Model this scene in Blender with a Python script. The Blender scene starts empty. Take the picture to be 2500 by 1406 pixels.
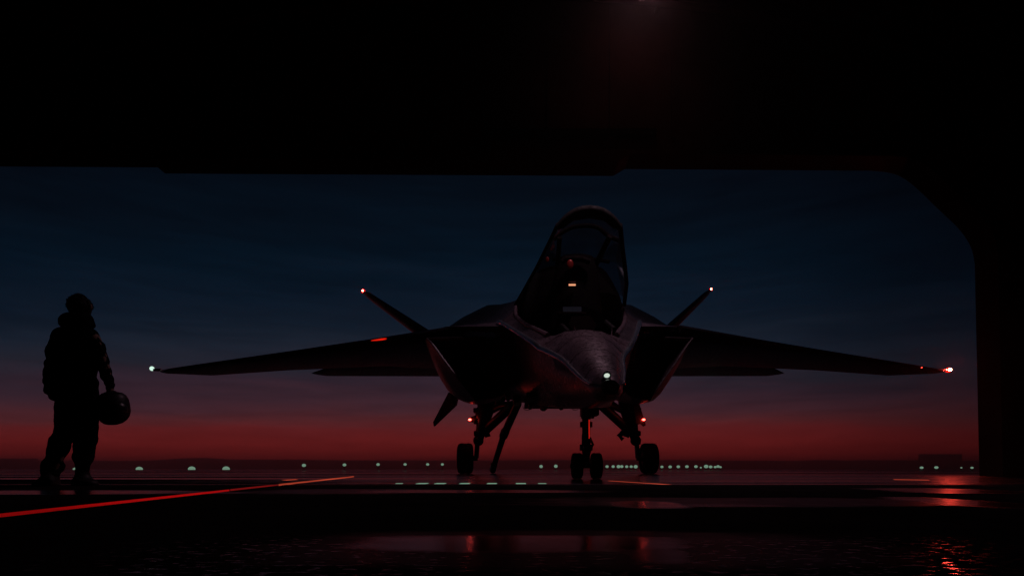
import bpy, bmesh, math, random
from mathutils import Vector, noise
random.seed(7)
R = math.radians
scn = bpy.context.scene
F = 1400.0            # focal length in pixels of a 2500 px wide picture
H = 0.16              # camera height

# ------------------------------------------------------------------ camera
cd = bpy.data.cameras.new('camera'); cam = bpy.data.objects.new('camera', cd)
scn.collection.objects.link(cam)
cam.location = (0, 0, H); cam.rotation_euler = (R(90), 0, 0)
cd.sensor_width = 36; cd.lens = 36 * F / 2500; cd.shift_y = 442 / 2500
cd.clip_start = 0.02; cd.clip_end = 20000
scn.camera = cam
scn.render.resolution_x = 1024; scn.render.resolution_y = 575
scn.view_settings.view_transform = 'Standard'; scn.view_settings.look = 'None'
scn.view_settings.exposure = 0; scn.view_settings.gamma = 1
scn.view_settings.use_curve_mapping = False
scn.render.engine = 'CYCLES'
scn.cycles.max_bounces = 6; scn.cycles.transparent_max_bounces = 12
scn.cycles.sample_clamp_indirect = 4.0

def s2l(c):
    return tuple(((v / 255 + .055) / 1.055) ** 2.4 if v / 255 > .04045 else v / 255 / 12.92 for v in c)

# ------------------------------------------------------------------ node helper
class NT:
    def __init__(s, nt): s.nt = nt; s.n = nt.nodes; s.l = nt.links
    def new(s, t, **k):
        n = s.n.new(t)
        for a, v in k.items(): setattr(n, a, v)
        return n
    def put(s, n, i, v):
        if v is None: return
        if isinstance(v, bpy.types.NodeSocket): s.l.new(v, n.inputs[i])
        else: n.inputs[i].default_value = v
    def math(s, op, a, b=None, c=None, clamp=False):
        n = s.new('ShaderNodeMath', operation=op, use_clamp=clamp)
        s.put(n, 0, a); s.put(n, 1, b); s.put(n, 2, c)
        return n.outputs[0]
    def vmath(s, op, a, b=None):
        n = s.new('ShaderNodeVectorMath', operation=op)
        s.put(n, 0, a); s.put(n, 1, b)
        return n
    def ramp(s, fac, stops, interp='LINEAR'):
        n = s.new('ShaderNodeValToRGB'); cr = n.color_ramp; cr.interpolation = interp
        while len(cr.elements) > 1: cr.elements.remove(cr.elements[-1])
        cr.elements[0].position = stops[0][0]; cr.elements[0].color = (*stops[0][1], 1)
        for p, c in stops[1:]:
            e = cr.elements.new(p); e.color = (*c, 1)
        s.put(n, 0, fac); return n.outputs[0]
    def noise(s, vec, scale, detail=4, rough=.5, dist=0):
        n = s.new('ShaderNodeTexNoise'); s.put(n, 'Vector', vec)
        n.inputs['Scale'].default_value = scale; n.inputs['Detail'].default_value = detail
        n.inputs['Roughness'].default_value = rough; n.inputs['Distortion'].default_value = dist
        return n.outputs[0]
    def maprange(s, v, a, b, c=0, d=1, smooth=False):
        n = s.new('ShaderNodeMapRange', interpolation_type='SMOOTHSTEP' if smooth else 'LINEAR')
        s.put(n, 0, v); s.put(n, 1, a); s.put(n, 2, b); s.put(n, 3, c); s.put(n, 4, d)
        return n.outputs[0]

# ------------------------------------------------------------------ world: dusk sky after sunset
W = bpy.data.worlds.new('World'); scn.world = W; W.use_nodes = True
w = NT(W.node_tree); w.n.clear()
tc = w.new('ShaderNodeTexCoord')
sp = w.new('ShaderNodeSeparateXYZ'); w.put(sp, 0, tc.outputs['Generated'])
X, Y, Z = sp.outputs
yy = w.math('MAXIMUM', Y, 0.28)
t = w.math('DIVIDE', Z, yy)                       # the afterglow stands ahead (+Y) and sinks to the sides
az = w.math('DIVIDE', X, yy)
mp = w.new('ShaderNodeMapping'); w.put(mp, 0, tc.outputs['Generated']); mp.inputs['Scale'].default_value = (1.6, 1.6, 14)
cl = w.noise(mp.outputs[0], 1.7, 5, .55, .3)
t2 = w.math('ADD', t, w.math('MULTIPLY', w.math('SUBTRACT', cl, .5), w.maprange(t, .02, .3, 0.015, .16)))
SK = [(0, (60, 6, 6)), (15, (64, 7, 7)), (24, (74, 10, 9)), (29, (98, 20, 19)), (48, (104, 25, 24)), (72, (107, 29, 29)),
      (98, (101, 32, 34)), (118, (84, 37, 41)), (145, (68, 38, 46)), (175, (57, 37, 47)), (205, (47, 35, 46)),
      (245, (34, 36, 47)), (300, (24, 33, 46)), (350, (16, 27, 40)), (420, (11, 24, 38)), (510, (5, 19, 32)),
      (610, (5, 15, 26)), (735, (4, 10, 19)), (1000, (2, 6, 12)), (1399, (1, 3, 8))]
colr = w.ramp(t2, [(k / 1400, s2l(c)) for k, c in SK])
dark = w.math('SUBTRACT', 1.0, w.math('MULTIPLY', w.maprange(az, .25, .85, 0, 1, True), .55))
back = w.maprange(Y, -.2, .3, .35, 1, True)
cn = w.maprange(w.noise(mp.outputs[0], 4.5, 4, .6, .5), .3, .7, .84, 1.1)
stg = w.math('MULTIPLY', w.math('MULTIPLY', dark, back), cn)
bg = w.new('ShaderNodeBackground'); w.put(bg, 0, colr); w.put(bg, 1, stg)
wo = w.new('ShaderNodeOutputWorld'); w.l.new(bg.outputs[0], wo.inputs[0])

# ------------------------------------------------------------------ materials
def material(name, base, rough=.5, metal=0, spec=.5, var=.25, scale=3, bump=0, bscale=30, coat=0):
    m = bpy.data.materials.new(name); m.use_nodes = True
    g = NT(m.node_tree); b = g.n['Principled BSDF']
    co = g.new('ShaderNodeTexCoord').outputs['Object']
    nz = g.noise(co, scale, 5, .6)
    lo = tuple(c * (1 - var) for c in base); hi = tuple(min(1, c * (1 + var)) for c in base)
    g.l.new(g.ramp(nz, [(.3, lo), (.7, hi)]), b.inputs['Base Color'])
    g.l.new(g.maprange(g.noise(co, scale * 3, 4), .3, .7, rough * .8, min(1, rough * 1.2)), b.inputs['Roughness'])
    b.inputs['Metallic'].default_value = metal; b.inputs['Specular IOR Level'].default_value = spec
    b.inputs['Coat Weight'].default_value = coat
    if bump:
        bp = g.new('ShaderNodeBump'); bp.inputs['Distance'].default_value = bump; bp.inputs['Strength'].default_value = .6
        g.l.new(g.noise(co, bscale, 4), bp.inputs['Height']); g.l.new(bp.outputs[0], b.inputs['Normal'])
    return m

def emitter(name, col, strength):
    m = bpy.data.materials.new(name); m.use_nodes = True
    b = m.node_tree.nodes['Principled BSDF']
    b.inputs['Base Color'].default_value = (*[min(1, c) * .5 for c in col], 1)
    b.inputs['Emission Color'].default_value = (*col, 1); b.inputs['Emission Strength'].default_value = strength
    return m

def jet_paint(name, base, rough=.36):
    m = bpy.data.materials.new(name); m.use_nodes = True
    g = NT(m.node_tree); b = g.n['Principled BSDF']
    co = g.new('ShaderNodeTexCoord').outputs['Object']
    nz = g.noise(co, 2.2, 6, .65, .4)
    fine = g.noise(co, 17, 4, .6)
    c = g.ramp(g.math('ADD', g.math('MULTIPLY', nz, .75), g.math('MULTIPLY', fine, .25)),
               [(.32, tuple(v * .5 for v in base)), (.5, base), (.68, tuple(v * 1.55 for v in base))])
    g.l.new(c, b.inputs['Base Color'])
    b.inputs['Metallic'].default_value = .25
    g.l.new(g.maprange(fine, .3, .7, rough * .7, rough * 1.4), b.inputs['Roughness'])
    br = g.new('ShaderNodeTexBrick'); mpn = g.new('ShaderNodeMapping')
    mpn.inputs['Rotation'].default_value = (0, R(90), R(12)); g.put(mpn, 0, co); g.put(br, 'Vector', mpn.outputs[0])
    br.inputs['Scale'].default_value = 1.5; br.inputs['Mortar Size'].default_value = .006; br.inputs['Mortar Smooth'].default_value = .3
    bp = g.new('ShaderNodeBump'); bp.inputs['Distance'].default_value = .008; bp.inputs['Strength'].default_value = .9; bp.invert = True
    g.l.new(br.outputs['Fac'], bp.inputs['Height'])
    b2 = g.new('ShaderNodeBump'); b2.inputs['Distance'].default_value = .003; b2.inputs['Strength'].default_value = .15
    g.l.new(nz, b2.inputs['Height']); g.l.new(bp.outputs[0], b2.inputs['Normal'])
    g.l.new(b2.outputs[0], b.inputs['Normal'])
    return m

M = {}
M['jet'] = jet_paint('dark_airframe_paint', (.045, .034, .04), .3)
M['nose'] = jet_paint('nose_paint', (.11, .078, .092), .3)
M['edge'] = material('edge_metal', (.8, .82, .88), .18, .95, .6, .15, 4)
M['gear'] = material('gear_metal', (.05, .045, .045), .45, .5, .4, .3, 8)
M['chrome'] = material('chrome', (.6, .58, .58), .12, 1, .5, .1, 6)
M['rubber'] = material('tyre_rubber', (.012, .012, .012), .8, 0, .25, .3, 10, .004, 60)
M['dark'] = material('cockpit_black', (.004, .004, .004), .8, 0, .1, .3, 6, .003, 40)
M['trim'] = material('cockpit_trim', (.1, .06, .055), .55, 0, .4, .3, 9)
M['wall'] = material('hangar_wall_paint', (.08, .028, .018), .8, 0, .1, .3, .6, .01, 4)
M['roof'] = material('hangar_roof_steel', (.06, .026, .016), .55, .3, .3, .3, 1.2)
M['steel'] = material('hangar_steel', (.09, .035, .02), .5, .3, .3, .3, 1.4)
M['cloth'] = material('dark_jacket_cloth', (.009, .009, .010), .95, 0, 0, .3, 14, .004, 80)
M['trous'] = material('dark_trouser_cloth', (.010, .009, .009), .95, 0, 0, .3, 14, .004, 80)
M['hair'] = material('dark_hair', (.01, .008, .007), .7, 0, .2, .4, 40)
M['skin'] = material('skin', (.25, .14, .1), .6, 0, .3, .1, 9)
M['boot'] = material('boot_leather', (.01, .009, .009), .55, 0, .3, .3, 12, .002, 60)
M['helmet'] = material('helmet_shell', (.01, .01, .011), .5, 0, .25, .2, 6)
M['visor'] = material('helmet_visor', (.01, .01, .012), .3, 0, .3, .1, 3)
M['far'] = material('far_building', (.03, .012, .012), .9, 0, .1, .3, .05)
M['post'] = material('lamp_post_metal', (.05, .05, .05), .5, .3, .4, .2, 5)
M['red'] = emitter('red_nav_light', (1, .012, .006), 1.6)
M['redsmall'] = emitter('red_small_light', (1, .05, .035), 14)
M['reddim'] = emitter('chine_glint_dim', (1, .03, .01), 1.3)
M['white'] = emitter('white_nav_light', (.85, 1, .85), .7)
M['hotcore'] = emitter('red_hot_filament', (1, .06, .035), 1300)
M['fincore'] = emitter('red_fin_filament', (1, .05, .03), 420)
M['whitetip'] = emitter('white_wingtip_light', (.7, 1, .85), .95)
M['gearlamp'] = emitter('gear_lamp_light', (1, .05, .035), 17)
M['runway'] = emitter('runway_lamp_glow', (.34, .58, .42), .42)
M['orange'] = emitter('orange_instrument_glow', (1, .42, .22), .8)
M['screen'] = emitter('dim_display_glow', (.25, .28, .4), .012)
M['floorlamp'] = emitter('inset_floor_lamp_glow', (.32, .62, .44), .45)
M['bulb'] = emitter('ceiling_bulb_glow', (1, .6, .5), 3)

def glass_mat(name, tint, refl):
    m = bpy.data.materials.new(name); m.use_nodes = True
    g = NT(m.node_tree); g.n.remove(g.n['Principled BSDF'])
    out = g.n['Material Output']
    tr = g.new('ShaderNodeBsdfTransparent'); tr.inputs[0].default_value = (*tint, 1)
    gl = g.new('ShaderNodeBsdfGlossy'); gl.inputs['Roughness'].default_value = .16
    mx = g.new('ShaderNodeMixShader')
    fr = g.new('ShaderNodeFresnel'); fr.inputs[0].default_value = 1.45
    co = g.new('ShaderNodeTexCoord').outputs['Object']
    g.put(mx, 0, g.math('MULTIPLY', fr.outputs[0], g.maprange(g.noise(co, 3, 4), .3, .7, refl * .6, refl)))
    g.l.new(tr.outputs[0], mx.inputs[1]); g.l.new(gl.outputs[0], mx.inputs[2]); g.l.new(mx.outputs[0], out.inputs[0])
    return m
M['glass'] = glass_mat('canopy_glass', (.6, .52, .52), .6)

def floor_glow_mat(name, col, strength):  # emission put in for light on the floor line and for reflected streaks
    m = bpy.data.materials.new(name); m.use_nodes = True
    g = NT(m.node_tree); b = g.n['Principled BSDF']
    co = g.new('ShaderNodeTexCoord').outputs['Object']
    b.inputs['Base Color'].default_value = (.3, .01, .01, 1)
    wear = g.maprange(g.noise(co, 26, 5, .7), .34, .5, .45, 1)
    wear2 = g.maprange(g.noise(co, .7, 3, .5), .38, .6, .55, 1.1)
    b.inputs['Emission Color'].default_value = (*col, 1)
    g.l.new(g.math('MULTIPLY', g.math('MULTIPLY', wear, wear2), strength), b.inputs['Emission Strength'])
    b.inputs['Roughness'].default_value = .6
    return m
M['guide'] = floor_glow_mat('red_line_glow', (1, .004, .003), .32)
M['floorglow'] = floor_glow_mat('orange_floor_glow', (1, .12, .05), .5)

# wet ground ------------------------------------------------------
def ground_material():
    m = bpy.data.materials.new('wet_concrete'); m.use_nodes = True
    g = NT(m.node_tree); b = g.n['Principled BSDF']
    geo = g.new('ShaderNodeNewGeometry').outputs['Position']
    n1 = g.new('ShaderNodeTexNoise'); g.put(n1, 'Vector', geo); n1.inputs['Scale'].default_value = 1.1; n1.inputs['Detail'].default_value = 5
    off = g.vmath('SUBTRACT', n1.outputs['Color'], (.5, .5, .5)).outputs[0]
    sc = g.new('ShaderNodeVectorMath', operation='SCALE'); g.put(sc, 0, off); sc.inputs['Scale'].default_value = .35
    pos = g.vmath('ADD', geo, sc.outputs[0]).outputs[0]
    s = g.new('ShaderNodeSeparateXYZ'); g.put(s, 0, pos); px, py = s.outputs[0], s.outputs[1]
    s0 = g.new('ShaderNodeSeparateXYZ'); g.put(s0, 0, geo); gx, gy = s0.outputs[0], s0.outputs[1]
    edm = g.new('ShaderNodeMapping'); g.put(edm, 0, geo); edm.inputs['Scale'].default_value = (2.0, 5.0, 1)
    edge = g.maprange(g.noise(edm.outputs[0], 1.5, 6, .75), .3, .7, -.7, .9)
    total = None
    for (x0, x1, k0, k1, st) in PUDDLES:
        # picture rows below the horizon give the distance of each puddle edge
        ya, yb = 224 / k1, 224 / k0; cy = (ya + yb) / 2; ry = (yb - ya) / 2
        xa, xb = (x0 - 1250) / F * cy, (x1 - 1250) / F * cy; cx = (xa + xb) / 2; rx = (xb - xa) / 2
        warp = .35 if ry > .5 else .12
        dx = g.math('DIVIDE', g.math('SUBTRACT', px, cx), rx)
        wy = g.math('ADD', gy, g.math('MULTIPLY', g.math('SUBTRACT', py, gy), min(1, ry * 1.6)))
        dy = g.math('DIVIDE', g.math('SUBTRACT', wy, cy), ry)
        q = g.math('ADD', g.math('POWER', g.math('ABSOLUTE', dx), 2.5), g.math('POWER', g.math('ABSOLUTE', dy), 4))
        mk = g.math('MULTIPLY', g.maprange(g.math('ADD', q, g.math('MULTIPLY', edge, g.math('MULTIPLY', g.math('MINIMUM', q, 1.0), 1.0 if ry > .4 else .45))), 1.15, .2, 0, 1, True), st)
        total = mk if total is None else g.math('MAXIMUM', total, mk)
    # far streaks of standing water beyond the hangar door
    mpn = g.new('ShaderNodeMapping'); g.put(mpn, 0, geo); mpn.inputs['Scale'].default_value = (.03, .5, 1)
    st = g.noise(mpn.outputs[0], 1.0, 6, .7)
    farm = g.math('MULTIPLY', g.maprange(st, .44, .55, 0, 1, True), g.maprange(gy, 11, 15, 0, 1))
    total = g.math('MAXIMUM', total, farm)
    # pebbled damp patch right in front of the camera
    vo = g.new('ShaderNodeTexVoronoi'); g.put(vo, 'Vector', geo); vo.inputs['Scale'].default_value = 46
    pm = g.new('ShaderNodeMapping'); g.put(pm, 0, geo); pm.inputs['Scale'].default_value = (.55, 1, 1)
    peb = g.maprange(g.noise(pm.outputs[0], 60, 3, .6), .56, .64, 0, .8)
    nearx = g.maprange(g.math('ABSOLUTE', g.math('SUBTRACT', gx, .12)), 1.1, .55, 0, 1, True)
    near = g.math('MULTIPLY', g.math('MULTIPLY', peb, g.maprange(gy, 1.5, 1.2, 0, 1, True)), nearx)
    total = g.math('MAXIMUM', total, near)
    wet = g.math('MINIMUM', total, 1.0)
    bn = g.noise(geo, 1.7, 6, .6)
    base = g.ramp(bn, [(.3, (.010, .009, .009)), (.7, (.022, .018, .017))])
    g.l.new(base, b.inputs['Base Color'])
    rr = g.maprange(g.noise(geo, 9, 4), .3, .7, .045, .13)
    g.l.new(g.math('ADD', g.math('MULTIPLY', g.math('SUBTRACT', 1.0, wet), .3), g.math('ADD', rr, g.maprange(gy, 1.2, 2.4, 0, .075))), b.inputs['Roughness'])
    g.l.new(g.math('MULTIPLY', wet, .5), b.inputs['Specular IOR Level'])
    # dry concrete keeps almost no mirror film: IOR drops to that of air-filled pores
    g.l.new(g.math('ADD', 1.0, g.math('MULTIPLY', wet, .33)), b.inputs['IOR'])
    bp = g.new('ShaderNodeBump'); bp.inputs['Distance'].default_value = .0012
    g.l.new(g.maprange(gy, 1.2, 4, .35, .03), bp.inputs['Strength'])
    g.l.new(g.noise(geo, 70, 3, .6), bp.inputs['Height'])
    g.l.new(bp.outputs[0], b.inputs['Normal'])
    return m
PUDDLES = [  # x0, x1, rows below the horizon, wetness
    (560, 2950, 14.5, 39, .8),
    (-400, 900, 12, 13.5, .95), (-900, 1500, 9, 10.2, 1), (300, 2400, 6.6, 7.4, 1), (-900, 700, 16.8, 18.2, .9), (700, 1650, 32, 35, 1), (1700, 2900, 21, 23, 1), (1550, 2500, 35, 39.5, 1), (-900, 1750, 20.3, 25.2, 1), (-400, 560, 51, 62, 1), (380, 640, 55, 60, .6),
    (800, 1500, 50, 58, .9), (1200, 2460, 68, 93, .42), (1450, 1980, 84, 92, .6), (2140, 2460, 45, 60, 1), (2210, 2440, 66, 101, 1),
    (780, 1750, 158, 206, .9), (550, 2200, 145, 262, .3), (1480, 1670, 76, 96, .95), (600, 1100, 47, 61, .45),
    (1300, 2600, 27, 30, 1), (-300, 1500, 16.5, 18, .9), (1490, 1680, 160, 240, .6),
]
M['ground'] = ground_material()

# ------------------------------------------------------------------ mesh helpers
ROOT = {}
def tag(o, label=None, cat=None, group=None, kind=None):
    if label: o['label'] = label
    if cat: o['category'] = cat
    if group: o['group'] = group
    if kind: o['kind'] = kind
    return o
def empty(name, loc, rz=0):
    o = bpy.data.objects.new(name, None); scn.collection.objects.link(o); o.location = loc; o.rotation_euler.z = rz
    ROOT[o] = Vector(loc); return o
def P(px, py, Yd):
    return Vector(((px - 1250) / F * Yd, Yd, H + (1145 - py) / F * Yd))

class MB:
    def __init__(s): s.bm = bmesh.new()
    def ring(s, pts): return [s.bm.verts.new(p) for p in pts]
    def loft(s, rings, caps=True, closed=True):
        rs = [s.ring(r) for r in rings]
        n = len(rs[0])
        for a, b in zip(rs, rs[1:]):
            for i in range(n if closed else n - 1):
                j = (i + 1) % n
                s.bm.faces.new((a[i], a[j], b[j], b[i]))
        if caps and closed:
            s.bm.faces.new(rs[0][::-1]); s.bm.faces.new(rs[-1])
        return s
    def tube(s, pts, rad, seg=12, flat=1.0, up=None):
        pts = [Vector(p) for p in pts]
        if not hasattr(rad, '__len__'): rad = [rad] * len(pts)
        rings = []
        for i, p in enumerate(pts):
            d = (pts[min(i + 1, len(pts) - 1)] - pts[max(i - 1, 0)]).normalized()
            u = Vector(up) if up else (Vector((0, 0, 1)) if abs(d.z) < .9 else Vector((0, 1, 0)))
            a = d.cross(u).normalized(); b = a.cross(d).normalized()
            rings.append([p + (a * math.cos(q) + b * math.sin(q) * flat) * rad[i] for q in [2 * math.pi * k / seg for k in range(seg)]])
        return s.loft(rings)
    def box(s, c, d, rot=None):
        c = Vector(c); vs = []
        for z in (-1, 1):
            for (x, y) in ((-1, -1), (1, -1), (1, 1), (-1, 1)):
                v = Vector((x * d[0] / 2, y * d[1] / 2, z * d[2] / 2))
                if rot: v.rotate(rot)
                vs.append(s.bm.verts.new(c + v))
        for f in ((3, 2, 1, 0), (4, 5, 6, 7), (0, 1, 5, 4), (1, 2, 6, 5), (2, 3, 7, 6), (3, 0, 4, 7)):
            s.bm.faces.new([vs[i] for i in f])
        return s
    def ball(s, c, r, seg=16, sc=(1, 1, 1)):
        c = Vector(c); ret = bmesh.ops.create_uvsphere(s.bm, u_segments=seg, v_segments=seg // 2, radius=r)
        for v in ret['verts']: v.co = Vector((v.co.x * sc[0], v.co.y * sc[1], v.co.z * sc[2])) + c
        return s
    def cyl(s, a, b, r, seg=24, r2=None): return s.tube([a, b], [r, r2 or r], seg)
    def prism(s, poly, thick):   # poly: 3-D points, thick: offset vector
        t_ = Vector(thick); a = s.ring(poly); b = s.ring([Vector(p) + t_ for p in poly]); n = len(a)
        s.bm.faces.new(a[::-1]); s.bm.faces.new(b)
        for i in range(n):
            j = (i + 1) % n; s.bm.faces.new((a[i], a[j], b[j], b[i]))
        return s
    def build(s, name, mat, parent=None, smooth=True, bevel=0, sub=0, solid=0, angle=40):
        bmesh.ops.recalc_face_normals(s.bm, faces=s.bm.faces[:])
        off = Vector((0, 0, 0))
        if parent is not None:
            off = ROOT[parent]
        for v in s.bm.verts: v.co -= off
        if smooth:
            for f in s.bm.faces: f.smooth = True
            for e in s.bm.edges:
                if len(e.link_faces) == 2 and e.calc_face_angle(0) > R(angle): e.smooth = False
        me = bpy.data.meshes.new(name); s.bm.to_mesh(me); s.bm.free()
        me.materials.append(mat)
        o = bpy.data.objects.new(name, me); scn.collection.objects.link(o)
        if parent is not None: o.parent = parent
        ROOT[o] = off
        if solid:
            md = o.modifiers.new('solid', 'SOLIDIFY'); md.thickness = solid
        if bevel:
            md = o.modifiers.new('bevel', 'BEVEL'); md.width = bevel; md.segments = 2; md.limit_method = 'ANGLE'
        if sub:
            md = o.modifiers.new('sub', 'SUBSURF'); md.levels = sub; md.render_levels = sub
        return o

def cat(p0, p1, p2, p3, u):
    return .5 * ((2 * p1) + (p2 - p0) * u + (2 * p0 - 5 * p1 + 4 * p2 - p3) * u * u + (3 * p1 - p0 - 3 * p2 + p3) * u ** 3)
def smoothlist(pts, n):
    out = []
    for i in range(len(pts) - 1):
        a, b, c, d = pts[max(i - 1, 0)], pts[i], pts[i + 1], pts[min(i + 2, len(pts) - 1)]
        for k in range(n): out.append(cat(a, b, c, d, k / n))
    out.append(pts[-1]); return out

def grid_plane(name, x0, x1, y0, y1, z, mat, label=None):
    mb = MB(); v = [mb.bm.verts.new(p) for p in ((x0, y0, z), (x1, y0, z), (x1, y1, z), (x0, y1, z))]; mb.bm.faces.new(v)
    return tag(mb.build(name, mat, smooth=False), label, kind='structure')

# ================================================================== SETTING
grid_plane('hangar_floor', -19, 19, -12, 14.6, 0, M['ground'], 'dark wet concrete floor with puddles inside the hangar')
grid_plane('apron', -4400, 4400, 14.6, 3900, 0, M['ground'], 'dark wet airfield apron reaching to the horizon')

# low far hills on the left
mb = MB(); pts = []
for i in range(121):
    x = -3800 + 8000 * i / 120
    h_ = 52 + 7 * noise.noise(Vector((x * .0011, 3, 0))) + 3 * noise.noise(Vector((x * .006, 9, 0)))
    if -2100 < x < -1500: h_ += 12 * math.cos((x + 1800) / 300 * math.pi / 2) ** 2
    pts.append((x, h_))
rings = []
for (x, h_) in pts: rings.append([(x, 3000, -4), (x, 3100, h_ * .7), (x, 3250, h_), (x, 3600, -4)])
mb.loft(rings)
tag(mb.build('hills', M['far'], smooth=True), 'low dark hills along the horizon', kind='structure')

# dusk air: one closed box of even haze round the whole scene
mb = MB(); mb.box((0, 0, 37), (9000, 8000, 76))
hz = bpy.data.materials.new('haze_air'); hz.use_nodes = True
g = NT(hz.node_tree); g.n.remove(g.n['Principled BSDF'])
pv = g.new('ShaderNodeVolumePrincipled'); pv.inputs['Color'].default_value = (.95, .68, .62, 1)
pv.inputs['Density'].default_value = .00034; pv.inputs['Anisotropy'].default_value = .9
g.l.new(pv.outputs[0], g.n['Material Output'].inputs['Volume'])
tag(mb.build('haze', hz, smooth=False), kind='stuff')
scn.cycles.volume_bounces = 1

# ------------------------------------------------------------------ hangar shell
DY = 14.6
def D(px, py): return P(px, py, DY)
op = [Vector((-16.3, DY, 5.3)), Vector((-16.1, DY, 5.7)), Vector((-14.9, DY, 7.0)), Vector((-14.2, DY, 7.6)), Vector((-13.6, DY, 7.86)), D(387, 409), D(403, 424), D(1497, 430), D(1525, 413)]
curve = [D(2125, 417), D(2165, 421), D(2200, 432), D(2238, 460), D(2290, 510), D(2338, 556), D(2362, 588), D(2374, 614), D(2380, 645)]
op += smoothlist(curve, 4)
j = D(2391, 1145); op.append(Vector((j.x, DY, 0)))
def roofz(x): return 11.5 - .015 * x * x
XL = -16.5
out_top = [(x, roofz(x) + .9) for x in [-19 + 38 * i / 30 for i in range(31)]]
# front wall: one continuous frame polygon (header + right pier + left pier)
mb = MB()
front = [Vector((XL, DY, 0))] + op
poly = front + [Vector((19, DY, 0)), Vector((19, DY, roofz(19) + .9))] + [Vector((x, DY, z)) for x, z in out_top[::-1][1:-1]] + [Vector((-19, DY, roofz(19) + .9)), Vector((-19, DY, 0))]
a = mb.ring(poly); f = mb.bm.faces.new(a)
ext = bmesh.ops.extrude_face_region(mb.bm, geom=[f])
for v in [e for e in ext['geom'] if isinstance(e, bmesh.types.BMVert)]: v.co.y -= .7
bmesh.ops.triangulate(mb.bm, faces=[f_ for f_ in mb.bm.faces if len(f_.verts) > 4])
wall = tag(mb.build('hangar_front_wall', M['wall'], smooth=False), 'dark hangar front wall around the wide doorway with a chamfered corner', 'wall')
ROOT[wall] = Vector((0, 0, 0))
# inner trim ledge and the dim horizontal beam above the doorway
mb = MB(); mb.box(((D(1180, 0).x + D(1582, 0).x) / 2, DY - .79, D(0, 371).z), (D(1582, 0).x - D(1180, 0).x, .18, .16)); mb.build('door_track_beam', M['dark'], wall, False, .02)
# wall panels: vertical ribs on the header
for k in range(19):
    x = -12.6 + k * 1.5
    zt = roofz(x) - .05; zb = 8.15
    if x > 9.9: zb = 8.15
    mb = MB(); mb.box((x, DY - .74, (zt + zb) / 2), (.09, .08, zt - zb)); mb.build('wall_rib', M['wall'], wall, False)
for k in range(5):
    x = 12.6 + k * 1.35
    mb = MB(); mb.box((x, DY - .74, roofz(x) / 2 - .1), (.09, .08, roofz(x) - .2)); mb.build('wall_rib', M['wall'], wall, False)

# roof with corrugations running across
mb = MB(); rings = []
ys = [-12 + .1 * i for i in range(int(26.5 / .1) + 1)]
xs = [-19 + 38 * i / 36 for i in range(37)]
for i, y in enumerate(ys):
    dz = .05 if (i // 2) % 2 else 0
    rings.append([(x, y, roofz(x) + dz) for x in xs])
mb.loft(rings, closed=False)
roof = tag(mb.build('ceiling', M['roof'], smooth=False, solid=.02), 'dark corrugated arched hangar ceiling', kind='structure')
for y in (13.35, 9.0, 4.6, .2, -4.2, -8.6):
    mb = MB()
    rr = []
    for i in range(41):
        x = -19 + 38 * i / 40; z = roofz(x) - .02
        rr.append([(x, y - .11, z - .3), (x, y + .11, z - .3), (x, y + .11, z), (x, y - .11, z)])
    mb.loft(rr); tag(mb.build('roof_rib', M['steel'], roof, False))
for x in (-14, -10.5, -7, -3.5, 0, 3.5, 7, 10.5, 14):
    mb = MB(); mb.box((x, 1.2, roofz(x) - .08), (.1, 26, .14)); mb.build('purlin', M['steel'], roof, False)
for sx, nm in ((-1, 'wall_left'), (1, 'wall_right')):
    mb = MB(); mb.box((sx * 19.2, 1.3, roofz(19) / 2 + .4), (.4, 26.6, roofz(19) + .8)); tag(mb.build(nm, M['wall'], smooth=False), kind='structure')
mb = MB(); mb.box((0, -12.2, 6.2), (38.8, .4, 12.4)); tag(mb.build('wall_back', M['wall'], smooth=False), kind='structure')

# ceiling lamp above the nose, just out of the picture
lx, ly, lz = 2.35, 10.4, 9.1
cl_ = empty('unseen_ceiling_lamp', (lx, ly, lz)); tag(cl_, 'unseen dim reddish lamp hanging from the hangar ceiling above the jet nose', 'lamp')
mb = MB(); mb.cyl((lx, ly, lz + .1), (lx, ly, lz + .42), .42, 24, .12); mb.build('lamp_shade', M['steel'], cl_)
mb = MB(); mb.cyl((lx, ly, lz + .4), (lx, ly, roofz(lx) - .02), .015, 8); mb.build('rod', M['steel'], cl_)
mb = MB(); mb.ball((lx, ly, lz + .12), .12); mb.build('bulb', M['bulb'], cl_)
ld = bpy.data.lights.new('ceiling_lamp_light', 'SPOT'); lo = bpy.data.objects.new('ceiling_lamp_light', ld); scn.collection.objects.link(lo)
ld.energy = 480; ld.color = (1, .6, .75); ld.spot_size = R(130); ld.spot_blend = .9; ld.shadow_soft_size = .35
lo.location = (0, 0, -.05); lo.parent = cl_

# second lamp close to the front wall, also above the picture
lx, ly, lz = 2.75, 12.0, 10.75
cl2 = empty('unseen_ceiling_lamp', (lx, ly, lz)); tag(cl2, 'unseen dim reddish lamp close to the front wall, glowing on it above the doorway', 'lamp')
mb = MB(); mb.cyl((lx, ly, lz + .06), (lx, ly, lz + .3), .16, 24, .08); mb.build('lamp_shade', M['steel'], cl2)
mb = MB(); mb.cyl((lx, ly, lz + .28), (lx, ly, roofz(lx) - .02), .015, 8); mb.build('rod', M['steel'], cl2)
mb = MB(); mb.ball((lx, ly, lz + .04), .05); mb.build('bulb', M['bulb'], cl2)
ld = bpy.data.lights.new('wall_lamp_light', 'SPOT'); lo = bpy.data.objects.new('wall_lamp_light', ld); scn.collection.objects.link(lo)
ld.energy = 5; ld.color = (1, .38, .28); ld.spot_size = R(120); ld.spot_blend = 1; ld.shadow_soft_size = .06
lo.location = (0, .02, -.03); lo.rotation_euler = (R(55), 0, 0); lo.parent = cl2

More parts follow.
